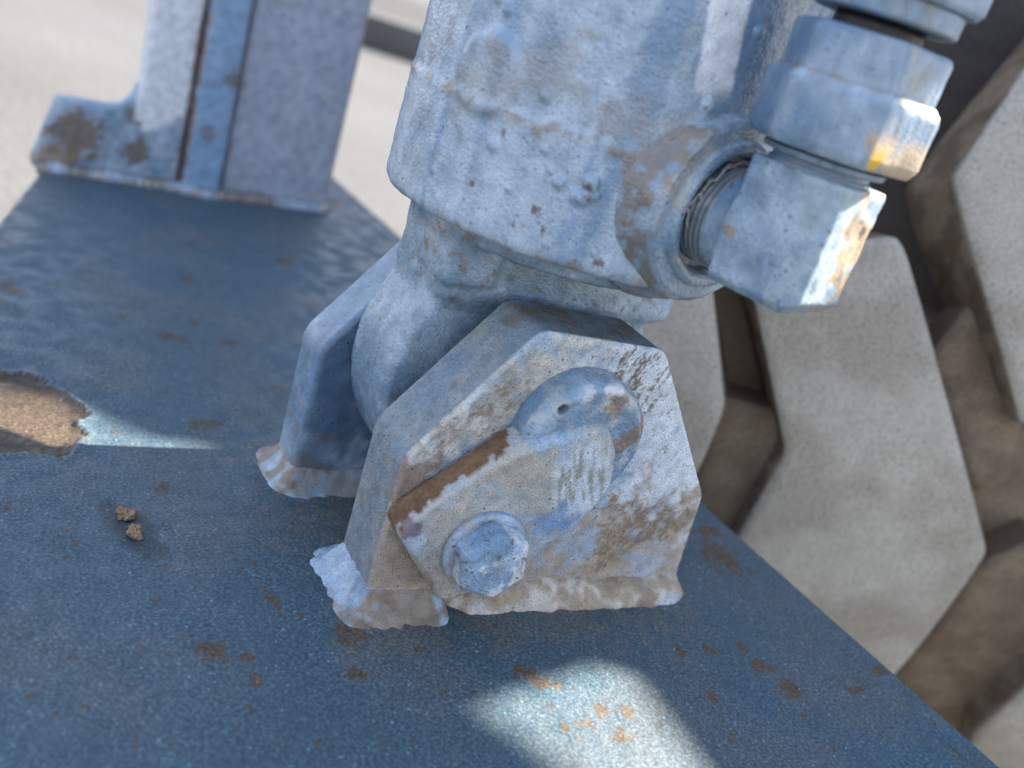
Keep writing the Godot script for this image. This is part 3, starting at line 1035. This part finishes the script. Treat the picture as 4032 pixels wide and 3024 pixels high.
func make_cylinder() -> void:
	var axis := BR * Vector3(30, 0, -37)
	var t := thing("hydraulic_cylinder", "thick blue hydraulic cylinder standing on its eye between the bracket lugs", "cylinder", Vector3(axis.x, 10, axis.z))
	var xf := Transform3D(BR.basis, axis)
	# [azimuth, height, radius, how proud]: blind plug, then droplets of spatter
	var bumps := [[154.8, 126.5, 9.6, 0.9], [136.8, 126.3, 1.5, 0.9], [146.8, 113.3, 1.5, 0.9], [126.8, 110.6, 1.4, 0.8], [121.6, 109.2, 1.5, 0.9], [118.6, 112.7, 1.8, 1.2], [119.5, 109.0, 1.6, 1.2], [117.0, 110.5, 1.5, 1.0], [130, 112.5, 0.9, 0.6], [139, 106, 1.1, 0.7], [158, 141, 1.2, 0.9], [154, 139.5, 1.2, 0.8], [95, 134, 1.6, 1.0], [93, 130, 1.3, 1.0], [98, 127.5, 1.7, 1.1], [88, 150, 1.5, 1.0], [133, 116, 0.9, 0.6], [112, 99, 1.0, 0.7], [125, 97.5, 1.0, 0.6]]
	var rust := [[144.9, 116.3, 1.0], [130.4, 103.8, 1.4], [119, 111.5, 1.0], [118.2, 109.5, 1.1], [150, 104, 0.7], [127, 100, 0.8], [110, 97, 1.4], [135, 99, 0.7]]
	var col := func(p: Vector3) -> Color:
		var q := xf.affine_inverse() * p
		var az := rad_to_deg(atan2(q.z, q.x))
		var b := nb.get_noise_3dv(p)
		var c := nc.get_noise_3dv(p)
		var k := paint(p, 0.48, 0.12, 0.0)
		# long streaks along the barrel
		var st := nb.get_noise_3dv(Vector3(az * 1.3, q.y * 0.10, 40.0))
		k = k.lerp(PAINT_CHALK * 1.1, st01(-0.1, 0.35, st + 0.2 * c) * 0.65)
		k = k.lerp(PAINT_DEEP * 1.2, st01(0.05, 0.4, nb.get_noise_3dv(Vector3(az * 1.1, q.y * 0.10, 90.0)) + 0.2 * c + (0.35 if az < 112.0 and q.y > 120.0 else 0.0)) * 0.7)
		var lit_band := st01(6.5, 5.0, absf(az - 97.5 - (q.y - 146.0) * 0.28 + 0.8 * c)) * st01(134.0, 138.0, q.y + 2.0 * b)  # bright band imitates light on the barrel, painted into the colour
		k = k.lerp(Color(0.80, 0.84, 0.90) * (1.0 + 0.12 * c), lit_band)
		# grime caught under the seam and round the port
		var seam := absf(q.y - 120.5 + 1.5 * b)
		k = k.lerp(MUD, st01(0.15, 0.6, b + 0.7 * c + 0.55 - seam / 3.0) * 0.75)
		k = k.lerp(Color(0.30, 0.29, 0.26), st01(0.0, 0.6, nb.get_noise_3dv(p + Vector3(0, 0, 70)) + 0.5 * c + 0.5 - absf(q.y - 128.0) / 16.0) * 0.5)
		k = k.lerp(MUD * 1.4, st01(0.2, 0.6, c + 0.6 * b + 0.45 - absf(q.y - 94.5) / 2.2) * 0.6)
		for r: Array in rust:
			var d: float = Vector2(deg_to_rad(az - r[0]) * 45.6, q.y - r[1]).length() / (r[2] * 0.85) + 0.9 * c + 0.5 * nd.get_noise_3dv(p)
			k = k.lerp(Color(0.13, 0.075, 0.05), (1.0 - st01(0.5, 1.2, d)) * 0.85)
		return k
	var radius := func(az: float, y: float) -> float:
		var r := 45.9 if y < 119.5 else lerpf(45.9, 45.45, st01(119.5, 123.0, y))
		r += 0.2 * (1.0 - st01(0.3, 1.6, absf(y - 120.6))) * (0.6 + nb.get_noise_2d(az * 3.0, 5.0))
		for d: Array in bumps:
			if absf(y - d[1]) < 12.0:
				var w: float = Vector2(deg_to_rad(az - d[0]) * 45.6, y - d[1]).length() / d[2]
				if w < 1.0:
					r += d[3] * (1.0 - st01(0.78, 1.0, w)) if d[2] > 5.0 else d[3] * sqrt(1.0 - w * w)
		return r
	var m := MB.new()
	var rows := []
	var ys := [93.2, 93.4, 94.0, 94.8, 95.8]
	var y := 96.5
	while y < 200.0:
		ys.append(y)
		y += 0.6 if y < 160.0 else 4.0
	var seg := 620
	for k in ys.size():
		var row := PackedVector3Array()
		var inset: float = [3.0, 1.4, 0.6, 0.2, 0.05][k] if k < 5 else 0.0
		for i in seg:
			# fine towards the camera, coarse behind
			var f := float(i) / seg
			var az := 60.0 + 360.0 * (f if f < 0.0 else (f * 0.5 / 0.85 if f < 0.85 else 0.5 + (f - 0.85) * 0.5 / 0.15))
			var q := Vector3(cos(deg_to_rad(az)), 0, sin(deg_to_rad(az)))
			var p: Vector3 = xf * (q * (radius.call(az, ys[k]) - inset) + Vector3(0, ys[k], 0))
			p += q * (0.18 * nb.get_noise_3dv(p) + 0.16 * nc.get_noise_3dv(p))
			p.y += 0.5 * nb.get_noise_3dv(p * 1.5) if k < 5 else 0.0
			row.append(p)
		rows.append(row)
	for e in [0, ys.size() - 1]:
		var row := PackedVector3Array()
		row.resize(seg)
		row.fill(xf * Vector3(0, ys[e], 0))
		if e == 0:
			rows.push_front(row)
		else:
			rows.append(row)
	skin(m, rows, col, true)
	part(t, "barrel", m, mats.gloss)
	# the eye, with its weld run up to the barrel foot
	var eye_col := func(p: Vector3) -> Color:
		var q := BR.affine_inverse() * p
		var k := paint(p, 0.25, 0.12, 0.0)
		if q.y > 72.0 or q.x > 55.0:
			k = k.lerp(PAINT_CHALK * 1.1, st01(-0.1, 0.4, nb.get_noise_3dv(p * 1.2) + 0.5 * nc.get_noise_3dv(p) + (q.x - 35.0) / 60.0) * 0.7)
			k = k.lerp(MUD, st01(0.3, 0.55, ns.get_noise_3dv(p * 1.6) + 0.3 * nc.get_noise_3dv(p)) * 0.7)
		return k
	var field := func(p: Vector3) -> float:
		var a := Vector2(p.x - 29.5, p.y - 49.0).length()
		var d := maxf(a - 40.0, absf(p.z + 41.0) - 13.0)
		# chamfered rim
		d = maxf(d, (a - 40.0 + absf(p.z + 41.0) - 13.0 + 1.8) * 0.7071)
		# neck block and the run of weld under the barrel
		var b := Vector3(absf(p.x - 32.0) - 33.0, absf(p.y - 85.0) - 9.0, absf(p.z + 40.0) - 11.5)
		var box := b.max(Vector3.ZERO).length() + minf(maxf(b.x, maxf(b.y, b.z)), 0.0) - 3.5
		box = maxf(box, Vector2(p.x - 30.0, p.z + 37.0).length() - 43.0)
		d = smin(d, box, 5.0)
		var tab := Vector3(absf(p.x - 2.0) - 5.5, absf(p.y - 86.0) - 7.0, absf(p.z + 31.0) - 6.5)
		d = smin(d, tab.max(Vector3.ZERO).length() + minf(maxf(tab.x, maxf(tab.y, tab.z)), 0.0) - 2.0, 2.0)
		var ring := Vector2(Vector2(p.x - 30.0, p.z + 37.0).length() - 33.0, p.y - 91.5).length() - 3.4
		d = smin(d, ring, 3.0)
		return d - (0.5 * nb.get_noise_3dv(p) + 0.3 * nc.get_noise_3dv(p)) * (1.0 if p.y > 70.0 else 0.35)
	m = MB.new()
	nets(m, Vector3(-20, 4, -84), Vector3(80, 99, 10), 1.0, field, BR, eye_col)
	part(t, "eye", m, mats.gloss)
	# port boss
	var h := Vector3(0.1736, 0, 0.9848)
	var bx := Transform3D(BR.basis * Basis(h.cross(Vector3.UP), h, Vector3.UP), BR * (Vector3(30, 113, -37)))
	var boss_col := func(p: Vector3) -> Color:
		var q := bx.affine_inverse() * p
		var r := Vector2(q.x, q.z).length()
		var k := paint(p, 0.3, 0.4, 0.02)
		k = k.lerp(MUD, st01(0.1, 0.5, nc.get_noise_3dv(p) + nb.get_noise_3dv(p) * 0.7 + 0.5 - absf(r - 22.0) / 4.0) * 0.7)
		k = k.lerp(Color(0.60, 0.60, 0.66), blob(q, Vector3(-7, 48, 13), 4.0, 0.3) * 0.8)
		return k
	m = MB.new()
	turned(m, bx, dense([Vector2(25, 36), Vector2(23.6, 40), Vector2(22.0, 43), Vector2(21.2, 45.5), Vector2(20.6, 47.2), Vector2(19.4, 48.2), Vector2(17.2, 48.6), Vector2(16.6, 48.8), Vector2(16.2, 49.8), Vector2(15.4, 50.4), Vector2(14.4, 50.4), Vector2(13.6, 49.8), Vector2(13.1, 48.6), Vector2(12.8, 46.5), Vector2(12.6, 43)], 2.0), round_section(1.0), 150, boss_col, 0.35, true)
	part(t, "port_boss", m, mats.gloss, true)


func elbow_frame() -> Transform3D:
	# x out of the port, y up, z towards the near side
	var h := Vector3(0.1736, 0, 0.9848)
	return Transform3D(BR.basis * Basis(h, Vector3.UP, h.cross(Vector3.UP)), BR * (Vector3(30, 113, -37) + h * 66.5))


func make_elbow() -> void:
	var xf := elbow_frame()
	var inv := xf.affine_inverse()
	var t := thing("elbow_fitting", "blue painted forged elbow fitting with hex nut, screwed into the cylinder port", "fitting", xf.origin + Vector3(0, -14, 0))
	var col := func(p: Vector3) -> Color:
		var q := inv * p
		var b := nb.get_noise_3dv(p * 1.4)
		var c := nc.get_noise_3dv(p)
		var k := paint(p, 0.22, 0.12, 0.0)
		# paler outer face with crusts of dry earth
		if q.x > 6.0:
			k = k.lerp(Color(0.36, 0.46, 0.52), st01(-0.3, 0.4, b + c + 0.25) * 0.8)
			k = k.lerp(TAN * 0.85, st01(0.0, 0.45, nb.get_noise_3dv(p * 1.8 + Vector3(20, 0, 0)) + 0.4 * c + (1.0 - q.z) / 16.0 - 0.1) * 0.95)
		k = k.lerp(TAN * 0.6, blob(q, Vector3(-6, 0, 10.5), 2.2, 0.6) * 0.8)
		return k
	var field := func(p: Vector3) -> float:
		# vertical leg of eight flats, horizontal round leg, cut corner
		var r := Vector2(p.x, p.z).rotated(0.10)
		var ax := absf(r.x)
		var az := absf(r.y)
		var o := maxf(maxf(maxf(r.x - 10.2, -r.x - 8.0), az - 8.9), (maxf(r.x, 0.0) + az) * 0.7071 - 12.6)
		var body := maxf(o, maxf(p.y - 14.5, -p.y - 9.6))
		body = maxf(body, (r.x - p.y) * 0.7071 - 12.2)
		body = maxf(body, (-p.y + az) * 0.7071 - 12.4)
		var leg := maxf(Vector2(p.y, p.z).length() - 9.6, maxf(p.x - 2.0, -p.x - 12.8))
		var d := smin(body, leg, 2.2)
		var crust := 0.0
		if p.x > 8.0:
			crust = 0.15 * nb.get_noise_3dv(p * 3.0) + 0.22 * nc.get_noise_3dv(p * 1.8) + 0.9 * maxf(0.0, nb.get_noise_3dv(p * 2.6 + Vector3(4, 4, 4)) - 0.22)
		return d - 1.4 - 0.12 * nc.get_noise_3dv(p) - crust
	var m := MB.new()
	nets(m, Vector3(-19, -17, -16), Vector3(18, 19, 16), 0.62, field, xf, col)
	part(t, "elbow_body", m, mats.paint)
	# thread between elbow and port, with shreds of sealing hemp
	var th := MB.new()
	var hx := Transform3D(xf.basis * Basis(Vector3(0, 0, 1), Vector3(-1, 0, 0), Vector3(0, -1, 0)), xf.origin)
	var dark := func(p: Vector3) -> Color:
		return Color(0.17, 0.22, 0.27).lerp(Color(0.30, 0.31, 0.31), st01(-0.2, 0.4, nc.get_noise_3dv(p)))
	var prof := []
	for i in 60:
		var yy := 13.0 + 9.0 * i / 59.0
		prof.append(Vector2(10.9 + 0.5 * sin(yy * TAU / 1.45), yy))
	turned(th, hx, prof, round_section(1.0), 110, dark, 0.15)
	part(t, "thread", th, mats.paint)
	for k in 9:
		var hemp := MB.new()
		var a0 := 2.2 + k * 0.42
		var path := []
		for i in 9:
			var a := a0 + i * (0.09 + 0.02 * (k % 3))
			var r := 11.7 + 0.5 * sin(i * 1.3 + k) + 0.15 * k * (i % 2)
			path.append(hx * Vector3(cos(a) * r, 17.0 - 0.25 * (k % 4) + 0.35 * sin(i * 0.9 + k * 2.0), sin(a) * r))
		bead(hemp, path, 0.28, 0.0, func(p: Vector3) -> Color: return Color(0.36, 0.37, 0.36) * (1.0 + 0.3 * nc.get_noise_3dv(p)), k * 3.0)
		part(t, "hemp_strand", hemp, mats.rough)
	# grooved neck above the body
	var neck := MB.new()
	var grime := func(p: Vector3) -> Color: return paint(p, 0.1, 0.3, 0.3) * 0.8
	turned(neck, xf, dense([Vector2(9.4, 13), Vector2(10.2, 15.2), Vector2(10.4, 16.6), Vector2(9.8, 16.8), Vector2(9.8, 17.6), Vector2(12.2, 18.0), Vector2(12.4, 19.0), Vector2(10.8, 19.4), Vector2(10.8, 22)], 3.0), round_section(1.0), 90, grime, 0.2)
	part(t, "neck", neck, mats.paint, true)
	# hex nut with a narrower collar
	var nut_col := func(p: Vector3) -> Color:
		var q := inv * p
		var k := paint(p, 0.22, 0.22, 0.08)
		if q.x > 4.0 and q.y < 27.5:
			var d := st01(-0.35, 0.2, nb.get_noise_3dv(p * 1.6) + 0.5 * nc.get_noise_3dv(p) + (q.x - 10.5) / 8.0 - (q.z - 2.0) / 14.0)
			k = k.lerp(TAN * 1.1, d * 0.95)
		k = k.lerp(Color(0.85, 0.50, 0.01), blob(q, Vector3(13.8, 22.4, 6.5), 2.3, 0.45))
		k = k.lerp(TAN * 0.8, st01(0.1, 0.5, nc.get_noise_3dv(p) + 0.6 - absf(q.y - 33.0) / 1.0) * 0.5)
		return k
	var nut := MB.new()
	turned(nut, xf, dense([Vector2(12.0, 19.6), Vector2(15.0, 19.8), Vector2(15.8, 21.0), Vector2(16.2, 22.2), Vector2(16.2, 30.6), Vector2(15.8, 32.0), Vector2(15.0, 33.0), Vector2(14.7, 33.4)], 3.0), hex(1.09, 0.61, 0.025), 180, nut_col, 0.3)
	part(t, "hex_nut", nut, mats.paint, true)
	var collar := MB.new()
	turned(collar, xf, dense([Vector2(14.6, 32.6), Vector2(15.2, 33.6), Vector2(15.2, 41.0), Vector2(14.7, 42.0), Vector2(13.6, 42.3), Vector2(11.2, 42.3), Vector2(11.0, 40)], 3.0), hex(1.04, 0.61, 0.04), 160, nut_col, 0.2)
	part(t, "collar", collar, mats.paint, true)


func make_hose_end() -> void:
	var xf := elbow_frame()
	var t := thing("hose_coupling", "blue hex hose coupling above the elbow, cut off by the top of the picture", "coupling", xf.origin + Vector3(0, 42.4, 0))
	var col := func(p: Vector3) -> Color: return paint(p, 0.3, 0.35, 0.05)
	var m := MB.new()
	turned(m, xf, dense([Vector2(8.5, 40.5), Vector2(8.5, 45.2)], 2.0), round_section(1.0), 60, func(_p: Vector3) -> Color: return Color(0.03, 0.03, 0.033), 0.1)
	part(t, "stem", m, mats.paint, true)
	m = MB.new()
	turned(m, xf, dense([Vector2(8.0, 45.0), Vector2(13.2, 45.1), Vector2(13.8, 45.6), Vector2(13.8, 49.0), Vector2(13.0, 49.6)], 2.0), round_section(1.0), 110, col, 0.15)
	part(t, "flange", m, mats.paint, true)
	m = MB.new()
	turned(m, xf, dense([Vector2(13.0, 49.2), Vector2(15.6, 49.4), Vector2(16.4, 50.6), Vector2(16.4, 66), Vector2(15.0, 68)], 3.0), hex(1.06, 0.5, 0.05), 140, col, 0.3)
	part(t, "hex_body", m, mats.paint, true)


# ---------------------------------------------------------------- pin, keeper, bolt

func make_pin_and_keeper() -> void:
	var inv := BR.affine_inverse()
	var t := thing("hinge_pin", "round blue pin end with a drilled pinhole, standing proud of the near lug", "pin", BR * Vector3(27, 36, 0))
	var pin_col := func(p: Vector3) -> Color:
		var q := inv * p
		var k := paint(p, 0.10, 0.02, 0.0)
		k = k.lerp(Color(0.62, 0.64, 0.66), blob(q, Vector3(31, 68.5, 8), 3.0, 0.8) * 0.9)  # highlights on the crescent, painted as pale blobs
		k = k.lerp(Color(0.55, 0.60, 0.64), blob(q, Vector3(22, 66, 8), 2.0, 1.0) * 0.8)
		k = k.lerp(Color(0.42, 0.44, 0.43), st01(0.15, 0.45, nb.get_noise_3dv(p * 1.7) + 0.6 * nc.get_noise_3dv(p)) * 0.65)
		k = k.lerp(Color(0.23, 0.15, 0.09), blob(q, Vector3(40, 56, 8), 4.5, 0.9) * 0.8)
		k = k.lerp(Color(0.23, 0.15, 0.09), blob(q, Vector3(32, 64, 8), 3.0, 1.0) * 0.8)
		return k
	var m := MB.new()
	var pts := []
	for i in 48:
		var a := TAU * i / 48.0
		pts.append(Vector2(27.5 + 17.2 * cos(a), 52.5 + 17.2 * sin(a)))
	var pit := func(p: Vector3) -> float:
		var hole := -6.0 * (1.0 - st01(0.75, 1.05, Vector2(p.x - 17.0, p.y - 62.0).length()))
		return hole + 0.8 * nb.get_noise_3dv(p * 1.3) + 0.2 * nc.get_noise_3dv(p)
	plate(m, BR, PackedVector2Array(pts), 8.3, -0.5, 3.2, 0.5, pit, pin_col, false)
	part(t, "pin_head", m, mats.gloss)

	var k := thing("keeper_plate", "thick scraped keeper plate bolted over the pin end, one edge bare brown", "plate", BR * Vector3(10, 10, 2))
	var keep_col := func(p: Vector3) -> Color:
		var q := inv * p
		var b := nb.get_noise_3dv(p)
		var c := nc.get_noise_3dv(p)
		var across := (Vector2(q.x, q.y) - Vector2(-16.4, 29.9)).dot(Vector2(0.70, -0.714))
		if q.z < 7.2 + 2.5 * c + 1.5 * b and across < 3.0 and q.x < 8.0 + 6.0 * b + 3.0 * c:
			return Color(0.225, 0.135, 0.075).lerp(Color(0.15, 0.085, 0.055), st01(-0.2, 0.4, b + 0.5 * c)) * (1.0 + 0.3 * nd.get_noise_3dv(p))
		var kk := paint(p, 0.5, 0.6, 0.03)
		kk = kk.lerp(Color(0.47, 0.44, 0.37), st01(-0.3, 0.35, b + 0.7 * c + (22.0 - q.x) / 40.0) * 0.7)
		# flat worn face near the pin, combed by scrapes
		var f := 1.0 - st01(0.6, 1.1, Vector2((q.x - 28.0) / 10.0, (q.y - 46.0) / 13.0).length() + 0.3 * b)
		var comb := nd.get_noise_3dv(Vector3((q.x * 0.9 + q.y * 0.35) * 0.9, (q.y * 0.9 - q.x * 0.3) * 0.10, 1.0))
		kk = kk.lerp(Color(0.58, 0.66, 0.74), f * 0.8)
		kk = kk.lerp(Color(0.25, 0.24, 0.20), f * st01(0.1, 0.4, comb + 0.3 * c) * 0.8)
		kk = kk.lerp(Color(0.17, 0.30, 0.52), blob(q, Vector3(24, 33, 9), 5.0, 1.0) * 0.7)
		kk = kk.lerp(PAINT_CHALK, blob(q, Vector3(-11, 25, 9), 4.5, 0.6) * 0.7)
		kk = kk.lerp(Color(0.16, 0.10, 0.13), blob(q, Vector3(-13, 30, 9), 2.6, 0.9) * 0.7)
		kk = kk.lerp(MUD, st01(0.1, 0.5, b + 0.5 * c + (16.0 - q.y) / 18.0) * 0.6)
		return kk * (1.0 + 0.15 * c)
	m = MB.new()
	var out := rounded([Vector2(-16.4, 29.9), Vector2(1.5, 7.5), Vector2(14, 12.5), Vector2(32.5, 29.5), Vector2(39.0, 42), Vector2(36, 53), Vector2(30, 60), Vector2(22, 58), Vector2(8, 52.5)], 3.0)
	var wear := func(p: Vector3) -> float:
		var along := (Vector2(p.x, p.y) - Vector2(0, 20)).dot(Vector2(0.72, 0.69))
		return 1.3 * st01(16.0, 30.0, along) + 0.6 * nb.get_noise_3dv(p * 1.4) + 0.25 * nc.get_noise_3dv(p)
	plate(m, BR, out, 9.0, 1.2, 1.8, 0.55, wear, keep_col)
	part(k, "plate_body", m, mats.rough)


func make_bolt() -> void:
	var inv := BR.affine_inverse()
	var t := thing("hex_bolt", "dusty hex bolt head with washer holding the keeper plate", "bolt", BR * Vector3(7.5, 15, 9))
	var xf := BR * Transform3D(Basis(Vector3(1, 0, 0), Vector3(0, 0, 1), Vector3(0, -1, 0)), Vector3(7.5, 24.5, 0))
	var w_col := func(p: Vector3) -> Color: return paint(p, 0.4, 0.6, 0.08) * 1.1
	var m := MB.new()
	turned(m, xf, dense([Vector2(10.4, 8.6), Vector2(10.7, 9.6), Vector2(10.5, 10.5), Vector2(9.6, 10.9), Vector2(7, 11.0)], 2.0), round_section(1.0), 130, w_col, 0.2)
	part(t, "washer", m, mats.paint, true)
	var h_col := func(p: Vector3) -> Color:
		var q := inv * p
		var b := nb.get_noise_3dv(p * 1.5)
		var c := nc.get_noise_3dv(p)
		var k := paint(p, 0.45, 0.25, 0.05)
		k = k.lerp(Color(0.70, 0.71, 0.70), st01(-0.3, 0.2, b + c + (q.x - 8.0) / 16.0 - (q.y - 26.0) / 14.0) * 0.8)
		k = k.lerp(PAINT * 1.05, blob(q, Vector3(4.5, 31.5, 17), 5.0, 0.5) * 0.9)
		k = k.lerp(Color(0.10, 0.09, 0.08), st01(0.36, 0.5, c + 0.4 * nd.get_noise_3dv(p)) * 0.8)
		k = k.lerp(MUD, st01(0.2, 0.6, b + 0.4 * c + (18.5 - q.y) / 6.0) * 0.6)
		return k
	m = MB.new()
	turned(m, xf, dense([Vector2(8.4, 10.6), Vector2(8.8, 11.2), Vector2(8.8, 15.6), Vector2(8.5, 16.4), Vector2(7.7, 17.4), Vector2(7.3, 17.6), Vector2(4.6, 17.8), Vector2(2.5, 17.8)], 1.2), hex(1.08, 0.35, 0.015), 240, h_col, 0.07)
	part(t, "hex_head", m, mats.rough, true)


func make_crumbs() -> void:
	var k := 0
	for spot: Array in [[Vector3(-60.6, 0.6, -44.5), 2.1, "upper crumb of dry brown earth on the damp stain on the beam"], [Vector3(-59.8, 0.6, -36.8), 2.0, "lower crumb of dry brown earth on the damp stain on the beam"]]:
		var at: Vector3 = spot[0]
		var m := MB.new()
		var rows := []
		for j in 19:
			var row := PackedVector3Array()
			for i in 30:
				var a := TAU * i / 30.0
				var b := PI * j / 18.0
				var d := Vector3(sin(b) * cos(a), cos(b) * 0.8, sin(b) * sin(a))
				var r: float = spot[1] * (1.0 + 0.8 * nb.get_noise_3dv(d * 14.0 + at * 3.0) + 0.5 * nc.get_noise_3dv(d * 9.0 + at))
				row.append(at + d * r)
			rows.append(row)
		skin(m, rows, func(p: Vector3) -> Color: return Color(0.30, 0.20, 0.135) * (1.0 + 0.5 * nd.get_noise_3dv(p * 2.0)), true)
		var t := thing("earth_crumb", spot[2], "dirt", at - Vector3(0, 1.4, 0), "earth crumbs on the beam")
		part(t, "clod", m, mats.rough, true)
		k += 1
